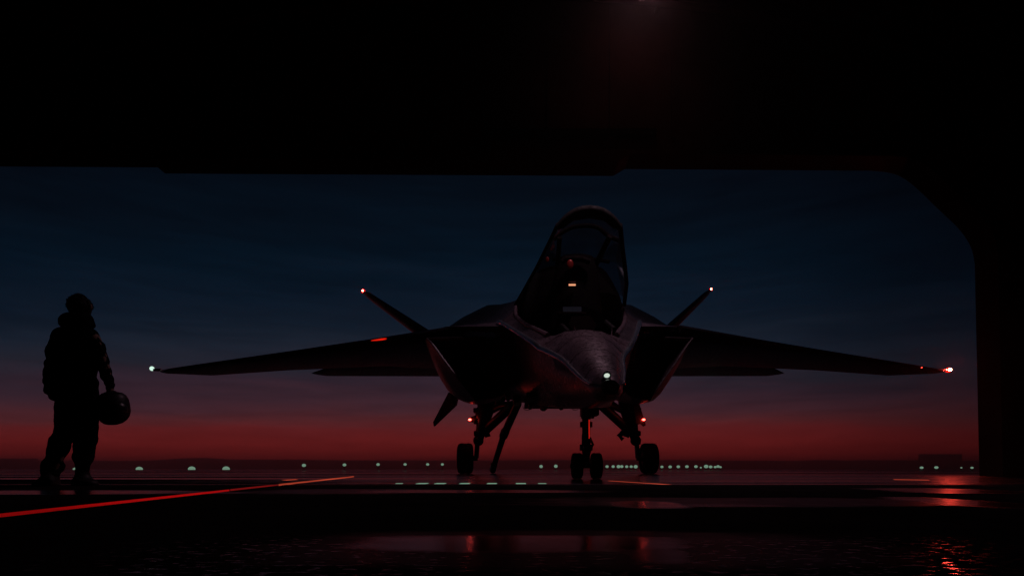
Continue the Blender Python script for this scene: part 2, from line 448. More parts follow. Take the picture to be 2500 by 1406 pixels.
# ------------------------------------------------------------------ floor guide line, painted orange reflections and lamps
def ground_pt(px, py): k = py - 1145; yv = H * F / k; return Vector(((px - 1250) / F * yv, yv, 0))
def floor_strip(name, pts, mat, label, cat_, z=.004, group=None):
    mb = MB(); mb.prism([ground_pt(*p) + Vector((0, 0, .0005)) for p in pts], (0, 0, .001))
    return tag(mb.build(name, mat, smooth=False), label, cat_, group)
def red_edge(x, k0): return (x, 1145 + k0 * (1025 - x) / 1025)
floor_strip('floor_glow_line', [red_edge(-150, 109), red_edge(-150, 117.5), red_edge(560, 117.5), red_edge(560, 109)], M['guide'],
            'long red painted guide line beside the person, its light put in as glow', 'floor line')  # painted line; the emission stands in for light falling on it
floor_strip('floor_glow_line', [red_edge(680, 108), red_edge(680, 119), red_edge(864, 121), red_edge(864, 107)], M['floorglow'],
            'far end of the guide line with orange light put in as glow, left of the jet wheels', 'floor line')
floor_strip('floor_glow_line', [red_edge(562, 108), red_edge(562, 117), red_edge(678, 117), red_edge(678, 108)], floor_glow_mat('dim_line_glow', (1, .02, .014), .13),
            'dim middle stretch of the red guide line, its light put in as glow', 'floor line')
floor_strip('floor_glint', [(688, 1171.2), (700, 1172), (728, 1170.2), (722, 1169.4)], M['floorglow'], 'short orange reflected glint, painted as a dash, above the guide line end', 'floor glint')  # reflected orange light painted on the floor as a glowing dash
floor_strip('floor_glow_line', [(1484, 1173.2), (1492, 1173.2), (1650, 1182.8), (1625, 1182.8)], M['floorglow'],
            'thin painted orange glint slanting across the floor right of the nose wheels', 'floor line')  # orange reflections on the wet floor, painted as a glowing line
floor_strip('floor_glint', [(2180, 1169.2), (2184, 1170.6), (2270, 1171.8), (2266, 1170.6)], M['floorglow'], 'short orange reflected glint, painted as a dash, at the right near the doorway pier', 'floor glint')  # another orange floor glint painted as glow
# steel rail across the floor
mb = MB(); yr = 224 / 38.6; mb.box((3.2, yr, .003), (17, .07, .006)); tag(mb.build('floor_rail', M['edge'], smooth=False), 'thin bright steel rail set across the hangar floor', 'rail')
names = ['leftmost, faint', 'second from left', 'third from left', 'middle', 'fifth from left', 'sixth from left', 'rightmost, faint']
for i, (xa, xb) in enumerate([(966, 984), (1020, 1043), (1064, 1087), (1124, 1147), (1190, 1213), (1260, 1284), (1312, 1336)]):
    mt = M['floorlamp']
    a_, b_ = ground_pt(xa, 1180.2), ground_pt(xb, 1182.2)
    o = empty('floor_lamp', ((a_.x + b_.x) / 2, (a_.y + b_.y) / 2, 0))
    tag(o, 'pale flush floor lamp below the jet, %s of the row' % names[i], 'floor lamp', 'flush lamps in a row on the hangar floor')
    c = ROOT[o]
    wd = (xb - xa) / F * c.y
    mb = MB(); mb.box(c + Vector((0, 0, .003)), (wd + .03, .3, .004)); mb.build('frame', M['post'], o, False)
    mb = MB(); mb.box(c + Vector((0, 0, .007)), (wd if 0 < i < 6 else wd * .8, .24 if 0 < i < 6 else .1, .005)); mb.build('lens', mt, o, False)

# ------------------------------------------------------------------ airfield lights
def copy_tree(o):
    c = o.copy(); scn.collection.objects.link(c)
    for ch in list(o.children):
        d = ch.copy(); scn.collection.objects.link(d); d.parent = c
    return c
def make_globe():
    o = empty('runway_light', (0, 0, 0))
    mb = MB(); mb.cyl((0, 0, 0), (0, 0, .06), .22, 12); mb.build('base', M['post'], o)
    mb = MB(); mb.cyl((0, 0, .06), (0, 0, 1), .035, 8); mb.build('post', M['post'], o)
    mb = MB(); mb.ball((0, 0, 0), 1, 14); l = mb.build('lens', M['runway'], o)
    return o
def place_light(o, px, py, Yd, rpx, asp):
    p = P(px, py, Yd); o.location = (p.x, p.y, 0)
    for ch in o.children:
        if ch.name.startswith('lens'):
            r = rpx / F * Yd; ch.location = (0, 0, p.z); ch.scale = (r, r, r * asp)
        elif ch.name.startswith('post'): ch.scale = (1, 1, max(.1, p.z))
ordn = ['first', 'second', 'third', 'fourth', 'fifth', 'sixth', 'seventh', 'eighth', 'ninth', 'tenth', 'eleventh']
sets = [
    ('low dome light near the person, %s from the left', 'low dome lights near the person',
     [(183, 1144.5, 200, 4.5), (340, 1144.8, 190, 7.6), (468, 1144.6, 195, 8.3), (552, 1144.6, 200, 8.5)], .8),
    ('globe light under the left wing, %s from the left of its row', 'globe lights under the left wing',
     [(742, 1135.3, 90, 4.8), (841, 1134.2, 92, 4.4), (923, 1133.2, 95, 4.2), (989, 1133, 100, 3.8), (1044, 1133, 104, 3.8), (1080, 1133, 108, 3.6)], .8),
    ('pale globe light between the tail hook and nose wheels, %s from the left', 'globe lights left of the nose wheels',
     [(1321, 1138, 110, 4.2), (1357, 1137.4, 110, 4.4)], .9),
    ('globe light between nose wheels and right main wheel, %s from left', 'globe lights right of the nose wheels',
     [(1482, 1138.3, 115, 3.9), (1497, 1138.2, 116, 3.9), (1510, 1138.3, 117, 4.6), (1518, 1138.2, 119, 4), (1530, 1138.4, 121, 3.8), (1541, 1138.4, 124, 3.7), (1552, 1138.5, 127, 4.8)], .85),
    ('pale globe light right of the right main wheel, %s from the left of that row', 'globe lights right of the main wheel',
     [(1616, 1139, 100, 3.7), (1636, 1139, 100, 4.2), (1656, 1138.7, 100, 4.2), (1677, 1138.4, 100, 4.2), (1699, 1138.3, 100, 4.2), (1711, 1140.8, 110, 2.4), (1724, 1138, 100, 5.2), (1735, 1139, 102, 4.2), (1746, 1139.4, 104, 3.4), (1753, 1138, 103, 4), (1759, 1139.6, 105, 3)], .8),
    ('small low light by the right doorway pier, %s from the left', 'lights by the doorway pier',
     [(2250, 1141, 90, 3.9), (2286, 1140.5, 90, 4.2), (2347, 1141.2, 100, 2.2), (2373, 1141.2, 95, 3.2)], .75)]
proto = make_globe(); first = True
for lab, grp, lst, asp in sets:
    for i, (px, py, Yd, r) in enumerate(lst):
        o = proto if first else copy_tree(proto); first = False
        place_light(o, px, py, Yd, r, asp)
        tag(o, lab % ordn[i], 'airfield light', grp)

# far buildings on the horizon
def far_building(px0, px1, py, Yd, label, roofs=0):
    a, b = P(px0, py, Yd), P(px1, py, Yd); c = (a + b) / 2
    o = empty('far_building', (c.x, Yd, 0)); tag(o, label, 'building')
    mb = MB(); mb.box((c.x, Yd + 6, a.z / 2), (b.x - a.x, 12, a.z)); mb.build('wall', M['far'], o, False)
    mb = MB(); mb.box((c.x, Yd + 6, a.z + .15), (b.x - a.x + .8, 12.6, .3)); mb.build('roof', M['far'], o, False)
    n = 6
    for k in range(n):
        x = a.x + (k + .5) * (b.x - a.x) / n
        mb = MB(); mb.box((x, Yd - .03, a.z * .4), ((b.x - a.x) / n * .6, .06, a.z * .6)); mb.build('door', M['post'], o, False)
far_building(-60, 88, 1119, 2850, 'long low building on the horizon at the far left behind the person')
far_building(2246, 2349, 1108, 2900, 'dark low building on the horizon beside the right doorway pier')

# ================================================================== JET
JB = Vector((1.4, 16, 0))
jet = empty('fighter_jet', JB)
tag(jet, 'dark swept wing fighter jet with raised canopy and glowing tip lamps, facing the camera', 'fighter jet')
def axis(y): return 1.235 + .02 * (y - 9.5)
# half sections: Y, [(half width, z) x 9] top centre .. bottom centre
S = [
 (6.98, [(0, 1.27), (.06, 1.26), (.105, 1.23), (.13, 1.20), (.15, 1.165), (.13, 1.10), (.10, 1.05), (.06, 1.03), (0, 1.025)]),
 (7.15, [(0, 1.36), (.09, 1.35), (.15, 1.31), (.175, 1.26), (.20, 1.22), (.18, 1.12), (.15, 1.05), (.09, 1.015), (0, 1.01)]),
 (7.9, [(0, 1.69), (.14, 1.68), (.22, 1.63), (.26, 1.58), (.33, 1.50), (.29, 1.34), (.26, 1.20), (.15, 1.06), (0, 1.03)]),
 (8.8, [(0, 2.13), (.2, 2.11), (.33, 2.03), (.40, 1.95), (.47, 1.86), (.44, 1.6), (.40, 1.35), (.26, 1.13), (0, 1.09)]),
 (9.8, [(0, 2.53), (.3, 2.49), (.48, 2.38), (.58, 2.30), (.74, 2.21), (.68, 1.85), (.6, 1.5), (.4, 1.22), (0, 1.18)]),
 (10.2, [(0, 2.55), (.34, 2.55), (.56, 2.53), (.66, 2.50), (.88, 2.42), (.8, 2.0), (.7, 1.6), (.5, 1.28), (0, 1.24)]),
 (10.5, [(0, 2.2), (.42, 2.3), (.64, 2.64), (.72, 2.63), (.97, 2.54), (.88, 2.1), (.76, 1.66), (.52, 1.32), (0, 1.28)]),
 (11.5, [(0, 2.3), (.7, 2.4), (.92, 3.02), (.99, 3.02), (1.22, 2.93), (1.08, 2.4), (.95, 1.8), (.62, 1.42), (0, 1.38)]),
 (12.8, [(0, 2.5), (.95, 2.7), (1.17, 3.55), (1.24, 3.55), (1.52, 3.40), (1.3, 2.7), (1.1, 2.0), (.8, 1.61), (0, 1.55)]),
 (13.3, [(0, 2.6), (.97, 2.8), (1.19, 3.9), (1.26, 3.9), (1.62, 3.55), (1.5, 2.8), (1.3, 2.1), (.85, 1.68), (0, 1.62)]),
 (13.7, [(0, 4.3), (.7, 4.25), (1.2, 4.05), (1.35, 3.9), (1.75, 3.65), (1.7, 2.9), (1.5, 2.2), (.95, 1.74), (0, 1.68)]),
 (15.2, [(0, 5.0), (.8, 4.85), (1.5, 4.50), (2.0, 4.15), (2.75, 3.85), (2.7, 3.2), (2.3, 2.5), (1.2, 1.93), (0, 1.86)]),
 (17, [(0, 5.2), (1.15, 4.84), (2.2, 4.98), (2.85, 4.66), (3.6, 4.15), (3.5, 3.5), (3.1, 2.9), (1.6, 2.35), (0, 2.25)]),
 (20, [(0, 5.2), (1.2, 4.9), (2.3, 4.95), (2.9, 4.6), (3.6, 4.2), (3.4, 3.8), (3.0, 3.3), (1.7, 2.9), (0, 2.8)]),
 (24, [(0, 4.7), (1.2, 4.6), (2.2, 4.6), (2.7, 4.4), (3.1, 4.15), (3.0, 3.9), (2.7, 3.6), (1.7, 3.4), (0, 3.4)]),
 (25.5, [(0, 4.4), (1.2, 4.4), (2.0, 4.4), (2.4, 4.3), (2.7, 4.15), (2.6, 4.0), (2.4, 3.8), (1.5, 3.7), (0, 3.7)])]
def sec_vec(s): return [Vector((hw, s[0], z)) for hw, z in s[1]]
secs = [sec_vec(s) for s in S]
def lerp_secs(i0, i1, n):
    out = []
    for i in range(i0, i1):
        a, b, c, d = secs[max(i - 1, 0)], secs[i], secs[i + 1], secs[min(i + 2, len(secs) - 1)]
        for k in range(n):
            u = k / n
            if i in (5, 6, 9, 10) : row = [b[q].lerp(c[q], u) for q in range(9)]
            else:
                row = [cat(a[q], b[q], c[q], d[q], u) for q in range(9)]
                for q in range(9): row[q].y = b[q].y + (c[q].y - b[q].y) * u; row[q].x = max(0, row[q].x)
            out.append(row)
    out.append(secs[i1]); return out
def full(row, inset=0):
    y = row[0].y; ax = axis(y)
    pr = row
    r_ = [Vector((ax + p.x, y, p.z)) for p in pr]
    l_ = [Vector((ax - p.x, y, p.z)) for p in pr[1:-1]][::-1]
    return r_ + l_
mb = MB(); rows = [full(r) for r in lerp_secs(1, 3, 6)]
tip = [Vector((axis(6.98), 6.93, 1.14)) + (p - Vector((axis(6.98), 6.98, 1.14))) * .75 for p in full(secs[0])]
for q in tip: q.y = 6.9
mb.loft([tip, full(secs[0])] + rows)
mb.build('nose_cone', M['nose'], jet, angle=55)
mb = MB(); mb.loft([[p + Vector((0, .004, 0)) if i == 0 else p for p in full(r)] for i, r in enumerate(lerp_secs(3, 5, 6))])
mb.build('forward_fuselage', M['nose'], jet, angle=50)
mb = MB(); mb.loft([full(r) for r in lerp_secs(5, len(secs) - 1, 5)]); mb.build('fuselage', M['jet'], jet, angle=38)

# chine edges: rounded metal strips along both sides of the nose
chl = [Vector((r[4].x + .012, r[4].y, r[4].z)) for r in lerp_secs(1, 9, 4)]
for sx in (-1, 1):
    mb = MB(); mb.tube([(axis(p.y) + sx * p.x, p.y, p.z) for p in chl], [.016 + .040 * min(1, i / 12) for i in range(len(chl))], 10)
    mb.build('chine_edge', M['edge'], jet)
# cockpit sill
sill = [Vector(((r[2].x + r[3].x) / 2, r[2].y, r[2].z + .015)) for r in lerp_secs(5, 9, 4)]
for sx in (-1, 1):
    mb = MB(); mb.tube([(axis(p.y) + sx * p.x, p.y, p.z) for p in sill], .045, 10); mb.build('cockpit_sill', M['nose'], jet)
# glowing strips that paint in the red rim highlight on the right chine
for ya, yb, r_, mt in ((8.95, 9.3, .016, 'redsmall'), (7.1, 7.3, .008, 'reddim'), (7.8, 8.85, .006, 'reddim')):
    pts = [p for p in [Vector((axis(p.y) + p.x + .022, p.y, p.z)) for p in [Vector((r[4].x, r[4].y, r[4].z)) for r in lerp_secs(1, 9, 12)]] if ya <= p.y <= yb]
    mb = MB(); mb.tube(pts, r_, 6); mb.build('chine_red_glint', M['reddim'] if mt == 'reddim' else emitter('chine_glint_bright', (1, .2, .12), .8), jet)
# raised joint band, hatch and fasteners on the nose
for r_i, row in enumerate(lerp_secs(1, 5, 6)):
    if r_i in (3, 9, 14, 19):
        ring_ = full(row); ring_ = [p + (p - sum(ring_, Vector()) / len(ring_)).normalized() * .001 for p in ring_[:5] + ring_[-4:]]
        top_half = ring_[5:][::1] + ring_[:5]
        mb = MB(); mb.tube(top_half, .0045, 6, up=(0, 1, 0)); mb.build('panel_seam', M['gear'], jet)
mb = MB()
for row in [r for k, r in enumerate(lerp_secs(1, 5, 14)) if k > 4]:
    for u, (a, b) in ((.5, (0, 1)), (.5, (1, 2)), (.6, (2, 3))):
        p = row[a].lerp(row[b], u)
        for sx in (-1, 1):
            mb.ball((axis(p.y) + sx * p.x, p.y, p.z + .001), .0042, 6)
tag(mb.build('fasteners', M['edge'], jet), kind='stuff')
# nose lamp
mb = MB(); mb.ball(P(1482, 916, 6.93), .03, 14, (1.15, .5, .85)); mb.build('nose_lamp', M['white'], jet)
mb = MB(); c = P(1482, 916, 6.95); mb.tube([c + Vector((0, -.01, 0)), c + Vector((0, .06, 0))], .052, 16); mb.build('nose_lamp_housing', M['edge'], jet)
# pitot probes on the nose
for px in (1404, 1494):
    a = P(px, 812, 9.55); mb = MB(); mb.tube([a + Vector((0, .05, -.03)), a + Vector((0, -.03, .05)), a + Vector((-.02, -.05, .1))], [.008, .006, .004], 8); mb.build('pitot_probe', M['edge'], jet)
# intake shoulder panels (the paler glove faces either side of the cockpit)
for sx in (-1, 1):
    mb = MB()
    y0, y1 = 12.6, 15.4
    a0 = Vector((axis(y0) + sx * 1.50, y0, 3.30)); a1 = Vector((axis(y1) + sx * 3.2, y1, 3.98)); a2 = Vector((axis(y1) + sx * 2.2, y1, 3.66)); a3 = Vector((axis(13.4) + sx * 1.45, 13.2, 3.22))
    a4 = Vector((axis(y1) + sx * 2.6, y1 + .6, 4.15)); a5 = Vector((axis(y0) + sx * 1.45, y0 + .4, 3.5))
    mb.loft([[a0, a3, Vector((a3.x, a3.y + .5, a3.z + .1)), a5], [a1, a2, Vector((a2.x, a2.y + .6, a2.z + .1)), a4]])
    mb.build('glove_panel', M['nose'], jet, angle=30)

# nacelles with air intakes
def nacelle(sx):
    def pt(hw, y, z): return Vector((axis(y) + sx * (hw - max(0, min(1, (hw - 2.0) / .6)) * (.08 if sx < 0 else .34)), y, z))
    secn = [
     (14.3, [(1.55, 3.45), (3.35, 3.42), (3.42, 3.30), (2.4, 2.0), (2.2, 1.90), (1.65, 1.98), (1.5, 2.15), (1.45, 2.8)]),
     (15.5, [(1.5, 3.8), (3.5, 3.75), (3.72, 3.45), (3.0, 2.2), (2.5, 1.95), (1.9, 2.0), (1.5, 2.25), (1.4, 3.0)]),
     (17.5, [(1.5, 4.2), (3.4, 4.1), (3.82, 3.5), (3.45, 2.6), (2.7, 2.17), (2.0, 2.25), (1.5, 2.6), (1.35, 3.2)]),
     (20.5, [(1.5, 4.2), (3.3, 4.2), (3.75, 3.7), (3.5, 3.0), (2.8, 2.65), (2.1, 2.7), (1.6, 3.0), (1.4, 3.5)]),
     (25.8, [(1.8, 4.3), (2.9, 4.3), (3.25, 3.9), (3.1, 3.4), (2.6, 3.2), (2.1, 3.25), (1.75, 3.5), (1.65, 3.9)])]
    vs = [[pt(hw, y, z) for hw, z in pr] for y, pr in secn]
    out = []
    for i in range(len(vs) - 1):
        a, b, c, d = vs[max(i - 1, 0)], vs[i], vs[i + 1], vs[min(i + 2, len(vs) - 1)]
        for k in range(4):
            u = k / 4; row = [cat(a[q], b[q], c[q], d[q], u) for q in range(8)]
            for q in range(8): row[q].y = b[q].y + (c[q].y - b[q].y) * u
            out.append(row)
    out.append(vs[-1])
    out = [smoothlist(r + [r[0]], 3)[:-1] for r in out]
    m0 = out[0]; cen = sum(m0, Vector()) / len(m0)
    inner = [cen + (p - cen) * .94 for p in m0]; deep = [p + Vector((0, 1.6, 0)) for p in [cen + (p - cen) * .8 for p in m0]]
    for q, p in enumerate(inner): p.y = m0[q].y + .02
    mb = MB(); mb.loft([deep, inner] + out); mb.build('engine_nacelle', M['jet'], jet, angle=45)
    lip = out[0] + [out[0][0]]
    mb = MB(); mb.tube([p + Vector((0, -.01, 0)) for p in lip], .016, 8, up=(0, 1, 0)); mb.build('intake_lip', M['jet'], jet)
    # exhaust nozzle
    c0 = pt(2.45, 25.7, 3.75)
    mb = MB(); mb.loft([[c0 + Vector((math.cos(q) * rr, dy, math.sin(q) * rr)) for q in [2 * math.pi * k / 24 for k in range(24)]] for rr, dy in ((.62, 0), (.7, .5), (.55, 1.2), (.48, 1.2), (.5, .3))])
    mb.build('exhaust_nozzle', M['gear'], jet)
nacelle(-1); nacelle(1)

# flying surfaces ------------------------------------------------
def surface(name, le, te, tl, base_z, mat=None, dih=0):
    """le, te: lists of world (x,y,z); tl: thickness list; a lens-shaped section from le to te"""
    mb = MB(); rings = []
    prof = [(0, 0), (.02, .28), (.12, .62), (.35, 1), (.65, .75), (1, .04), (.65, -.35), (.35, -.45), (.12, -.4), (.02, -.22)]
    for a, b, t_ in zip(le, te, tl):
        a, b = Vector(a), Vector(b); n = base_z
        rings.append([a.lerp(b, u) + n * (v * t_) for u, v in prof])
    mb.loft(rings); return mb.build(name, mat or M['jet'], jet, angle=50)
up = Vector((0, 0, 1))
def mir(p): return (3.02 - p[0], p[1], p[2])
LEw = [(-1.4, 14.9, 3.84), (-4.1, 16.5, 3.84), (-8.8, 19.15, 3.87), (-12.6, 21.2, 3.86), (-13.35, 21.75, 3.86)]
TEw = [(-1.4, 21.6, 3.84), (-4.5, 20.6, 3.85), (-8.5, 21.65, 3.88), (-11.9, 22.75, 3.87), (-13.35, 22.3, 3.87)]
TH = [.34, .28, .16, .07, .04]
wl = surface('wing', LEw, TEw, TH, up); tag(wl)
wr = surface('wing', [mir(p) for p in LEw][::-1], [mir(p) for p in TEw][::-1], TH[::-1], up)
# slats: thin metal leading edges
for f_ in (lambda p: p, mir):
    pts = smoothlist([Vector(f_(p)) for p in LEw[1:]], 4)
    mb = MB(); mb.tube([p + Vector((0, -.02, .01)) for p in pts], [.028 - .018 * i / len(pts) for i in range(len(pts))], 8); mb.build('leading_edge_slat', M['jet'], jet)
# stabilators
LEs = [(-2.3, 20.3, 4.18), (-7.3, 22.75, 4.19), (-8.42, 24.1, 4.2)]
TEs = [(-2.3, 24.9, 4.18), (-8.0, 24.85, 4.19), (-8.3, 24.6, 4.2)]
surface('stabilator', LEs, TEs, [.16, .08, .03], up)
surface('stabilator', [mir(p) for p in LEs][::-1], [mir(p) for p in TEs][::-1], [.03, .08, .16], up)
# canted tail fins
def fin(tip, base, w_tip, w_base, n):
    tip, base = Vector(tip), Vector(base); n = Vector(n).normalized()
    mb = MB(); rings = []
    prof = [(0, 0), (.06, .7), (.35, 1), (.7, .7), (1, .05), (.7, -.7), (.35, -1), (.06, -.7)]
    for u, wd, th in ((0, w_base, .26), (.9, w_tip * 1.25, .12), (1, w_tip * .8, .06)):
        c = base.lerp(tip, u)
        if u == 1: c = c + Vector((0, .25, 0))
        rings.append([c + Vector((0, (a - .5) * wd, 0)) + n * (b * th) for a, b in prof])
    mb.loft(rings); return mb.build('tail_fin', M['jet'], jet, angle=50)
tl = P(890, 716, 24.8); bl = P(1110, 872, 23.8)
fin(tl, bl, 1.3, 3.6, (.58, 0, .81))
tr_ = P(1731, 711, 25.6); br_ = P(1560, 872, 24.2)
fin(tr_, br_, 1.3, 3.6, (-.62, 0, .78))
# ventral fins
def ventral(pts, off):
    mb = MB(); mb.prism(pts, off); mb.build('ventral_fin', M['jet'], jet, False, .01)
ventral([P(1095, 958, 19.6), P(1116, 972, 19.2), P(1112, 990, 20.6), P(1059, 1041, 20.6), P(1057, 1030, 20.2)], (.05, .12, .03))

# tip lamps
for px, py, Yd, r, mt, nm in ((371, 899.5, 22.0, .085, 'whitetip', 'wingtip_lamp'), (2315, 903, 22.0, .095, 'red', 'wingtip_lamp'),
                              (887, 711, 24.9, .085, 'red', 'fin_tip_lamp'), (1735, 707, 25.7, .055, 'red', 'fin_tip_lamp')):
    p = P(px, py, Yd); mb = MB(); mb.ball(p, r, 16, (1, 1.0, 1)); lens = mb.build(nm, M[mt], jet)
    if mt == 'red':
        big = py > 800
        mb = MB(); mb.ball(p + Vector((0, -r * 1.02, 0)), .048 if big else .03, 12); mb.build('bulb', M['hotcore' if big else 'fincore'], lens)
# little fairings that hold the wingtip lamps
for px, sx in ((371, 1), (2315, -1)):
    p = P(px, 901, 22.0); mb = MB(); mb.tube([p + Vector((sx * .06, 0, -.02)), p + Vector((sx * .35, .02, -.03))], [.05, .06], 10); mb.build('lamp_fairing', M['edge'], jet)
mb = MB(); mb.ball(P(2250, 897, 20.7), .013, 10); mb.build('wing_red_glow', M['redsmall'], jet)
mb = MB(); mb.tube([P(906, 831.5, 16.42), P(918, 830, 16.36), P(932, 828.2, 16.27), P(944, 826.6, 16.2), P(956, 825.2, 16.12)], [.008, .02, .026, .02, .007], 10, flat=1); mb.build('wing_red_glow', emitter('wing_edge_glint', (1, .015, .004), .75), jet)  # glowing strip paints in red light reflected on the curved leading edge
for px, py, Yd, sc_ in ((1283, 961, 13, (1.6, 1, .7)), (1347, 970, 12, (2, 1, .5))):
    mb = MB(); mb.ball(P(px, py, Yd) , .014, 10, sc_); mb.build('belly_lamp', M['white'], jet)

# belly clutter between the gear ------------------------------------
mb = MB(); mb.box(P(1350, 979, 12.4), (1.2, 2.2, .10)); mb.build('belly_pallet', M['gear'], jet, False, .02)
for k, (px, py) in enumerate([(1240, 968), (1262, 978), (1296, 990), (1330, 990), (1375, 991), (1408, 985), (1452, 978)]):
    mb = MB(); c = P(px, py, 12.2 + .3 * (k % 3)); mb.tube([c + Vector((0, -.4, 0)), c + Vector((0, .5, .02))], .06 + .03 * (k % 2), 10); mb.build('belly_pipe', M['gear'], jet)
for px in (1287, 1404):
    c = P(px, 991, 12); mb = MB(); mb.tube([c + Vector((math.cos(q) * .09, 0, math.sin(q) * .085)) for q in [math.pi + math.pi * k / 10 for k in range(11)]], .007, 6); mb.build('tie_down_ring', M['edge'], jet)

# landing gear -------------------------------------------------------
def wheel(parent, cx, cy, r, wdt, sx):
    """tyre and rim with the axle along x"""
    mb = MB()
    pr = [(-.5, .55), (-.5, .82), (-.44, .94), (-.3, .995), (-.12, 1), (-.1, .975), (-.04, .975), (-.02, 1), (.02, 1), (.04, .975), (.1, .975), (.12, 1), (.3, .995), (.44, .94), (.5, .82), (.5, .55)]
    seg = 40; rings = []
    for k in range(seg):
        q = 2 * math.pi * k / seg
        rings.append([Vector((cx + u * wdt, cy + math.sin(q) * v * r, r + math.cos(q) * v * r)) for u, v in pr])
    rs = [mb.ring(rg) for rg in rings]
    for a in range(seg):
        b = (a + 1) % seg
        for i in range(len(pr) - 1): mb.bm.faces.new((rs[a][i], rs[a][i + 1], rs[b][i + 1], rs[b][i]))
    mb.build('tyre', M['rubber'], parent)
    mb = MB(); mb.cyl((cx - wdt * .42, cy, r), (cx + wdt * .42, cy, r), r * .57, 24); mb.cyl((cx - wdt * .5, cy, r), (cx + wdt * .5, cy, r), r * .2, 16); mb.build('rim', M['gear'], parent)

# nose gear
ny = 9.5; nc = (1432 - 1250) / F * ny
def N(px, py, dy=0): p = P(px, py, ny + dy); return p
mb = MB(); mb.tube([N(1431, 985), N(1431, 1022)], [.1, .085], 20); mb.tube([N(1431, 1015), N(1431, 1062)], .068, 20)
mb.box(N(1439, 1000, .02), (.28, .3, .2)); mb.tube([N(1424, 1060), N(1424, 1100)], .028, 10)
ng = mb.build('nose_gear', M['gear'], jet, bevel=.006)
mb = MB(); mb.tube([N(1431, 1060), N(1431, 1125)], .042, 20); mb.build('piston', M['chrome'], ng)
mb = MB(); mb.tube([N(1431, 1072, -.02), N(1431, 1106, -.02)], .07, 20); mb.tube([N(1431, 1106), N(1431, 1140)], [.065, .055], 20); mb.build('lower_strut', M['gear'], ng)
mb = MB(); mb.cyl((nc - .27, ny, .215), (nc + .27, ny, .215), .035, 16); mb.build('axle', M['gear'], ng)
wheel(ng, nc - .157, ny, .215, .172, -1); wheel(ng, nc + .161, ny, .215, .172, 1)
for a, b, r_ in ((N(1437, 1020, -.06), N(1437, 1070, -.07), .009), (N(1441, 1070, -.07), N(1440, 1090, -.07), .012)):
    mb = MB(); mb.tube([a, b], r_, 8); mb.build('brake_line', M['chrome'], ng)
mb = MB(); mb.tube([N(1438.5, 1024, -.075), N(1438.5, 1070, -.075)], .006, 6); mb.build('strut_red_glint', emitter('red_thin_glow', (1, .02, .01), .55), ng)  # glowing tube painted in for the red-lit side of the strut
for px in (1420, 1442):
    mb = MB(); mb.box(N(px, 1036), (.05, .08, .09)); mb.box(N(px + (1 if px > 1430 else -1), 1092), (.045, .09, .1)); mb.build('strut_bracket', M['gear'], ng, False, .008)
mb = MB(); mb.tube([N(1422 + math.cos(q) * 3.2, 1093 + math.sin(q) * 7, -.08) for q in [2 * math.pi * k / 16 for k in range(17)]], .005, 6, up=(0, 1, 0)); mb.build('tow_ring', M['edge'], ng)
mb = MB(); mb.tube([N(1440, 1070, .05), N(1448, 1085, .22), N(1437, 1108, .05)], [.03, .02, .03], 8); mb.build('torque_link', M['gear'], ng)
mb = MB(); mb.tube([N(1440, 1010, .1), Vector((nc + .05, 11.2, 1.5))], .045, 10); mb.build('drag_brace', M['gear'], ng)
mb = MB(); mb.prism([N(1440, 985, .25), N(1461, 985, .25), N(1457, 1002, .25), N(1450, 1021, .25), N(1440, 1021, .25)], (0, .03, 0)); mb.build('gear_door', M['jet'], ng, False, .004)
mb = MB(); mb.prism([N(1402, 968, .6), N(1424, 975, .6), N(1424, 1000, .6), N(1414, 994, .6)], (0, .03, 0)); mb.build('gear_door', M['jet'], ng, False, .004)

# main gear
def main_gear(sx):
    my = 224 / 11.2
    wx = P(1136 if sx < 0 else 1584, 0, my).x
    def G(px, py, dy=0):
        # px measured on the left gear, mirrored about the line between the wheels for the right
        q = px if sx < 0 else 2720 - px
        return P(q, py, my + dy)
    mb = MB(); mb.tube([G(1190, 955), G(1186, 1000), G(1176, 1045)], [.36, .30, .2], 18); mb.tube([G(1176, 1040), G(1168, 1082)], [.19, .14], 16)
    mb.ball(G(1168, 1075), .19, 14, (1, 1, 1)); mb.ball(G(1176, 1012), .26, 14, (.9, .9, 1.4))
    g_ = mb.build('main_gear', M['gear'], jet)
    mb = MB(); mb.tube([G(1166, 1076), G(1163, 1118)], .085, 16); mb.build('piston', M['chrome'], g_)
    for py, r in ((1002, .12), (1030, .1), (1058, .13), (1079, .12)):
        mb = MB(); mb.box(G(1163 + (py - 1000) * .02, py), (.2, .3, r * 1.4)); mb.build('strut_bracket', M['gear'], g_, False, .03)
    mb = MB(); mb.tube([G(1150, 1118), G(1166, 1118)], .09, 14); mb.build('axle', M['gear'], g_)
    mb = MB(); mb.tube([G(1184, 1066), G(1191, 1062), G(1189, 1052)], [.05, .11, .06], 10); mb.build('torque_link', M['gear'], g_)
    mb = MB(); mb.tube([G(1188, 1048), G(1252, 988, -1.5)], .16, 12); mb.build('side_brace', M['gear'], g_)
    mb = MB(); mb.tube([G(1198, 1004), G(1222, 990, -.6), G(1248, 985, -1.5)], [.1, .13, .09], 10); mb.tube([G(1222, 990, -.6), G(1232, 967, -.8)], [.08, .06], 8); mb.build('drag_brace', M['gear'], g_)
    mb = MB(); mb.tube([G(1200, 965, .2), G(1222, 950, 0)], .1, 8); mb.build('retraction_jack', M['gear'], g_)
    mb = MB(); mb.tube([G(1150, 1024), G(1168, 1022)], [.09, .16], 12); mb.build('lamp_bracket', M['gear'], g_)
    wheel(g_, wx, my, .535, .52, sx)
    p = P(1147 if sx < 0 else 1571.5, 1024, my - (.15 if sx < 0 else .7))
    mb = MB(); mb.ball(p, .042, 12, (1.3, 1, .8)); mb.build('gear_lamp', M['gearlamp'], g_)
    return g_
main_gear(-1); gr_ = main_gear(1)
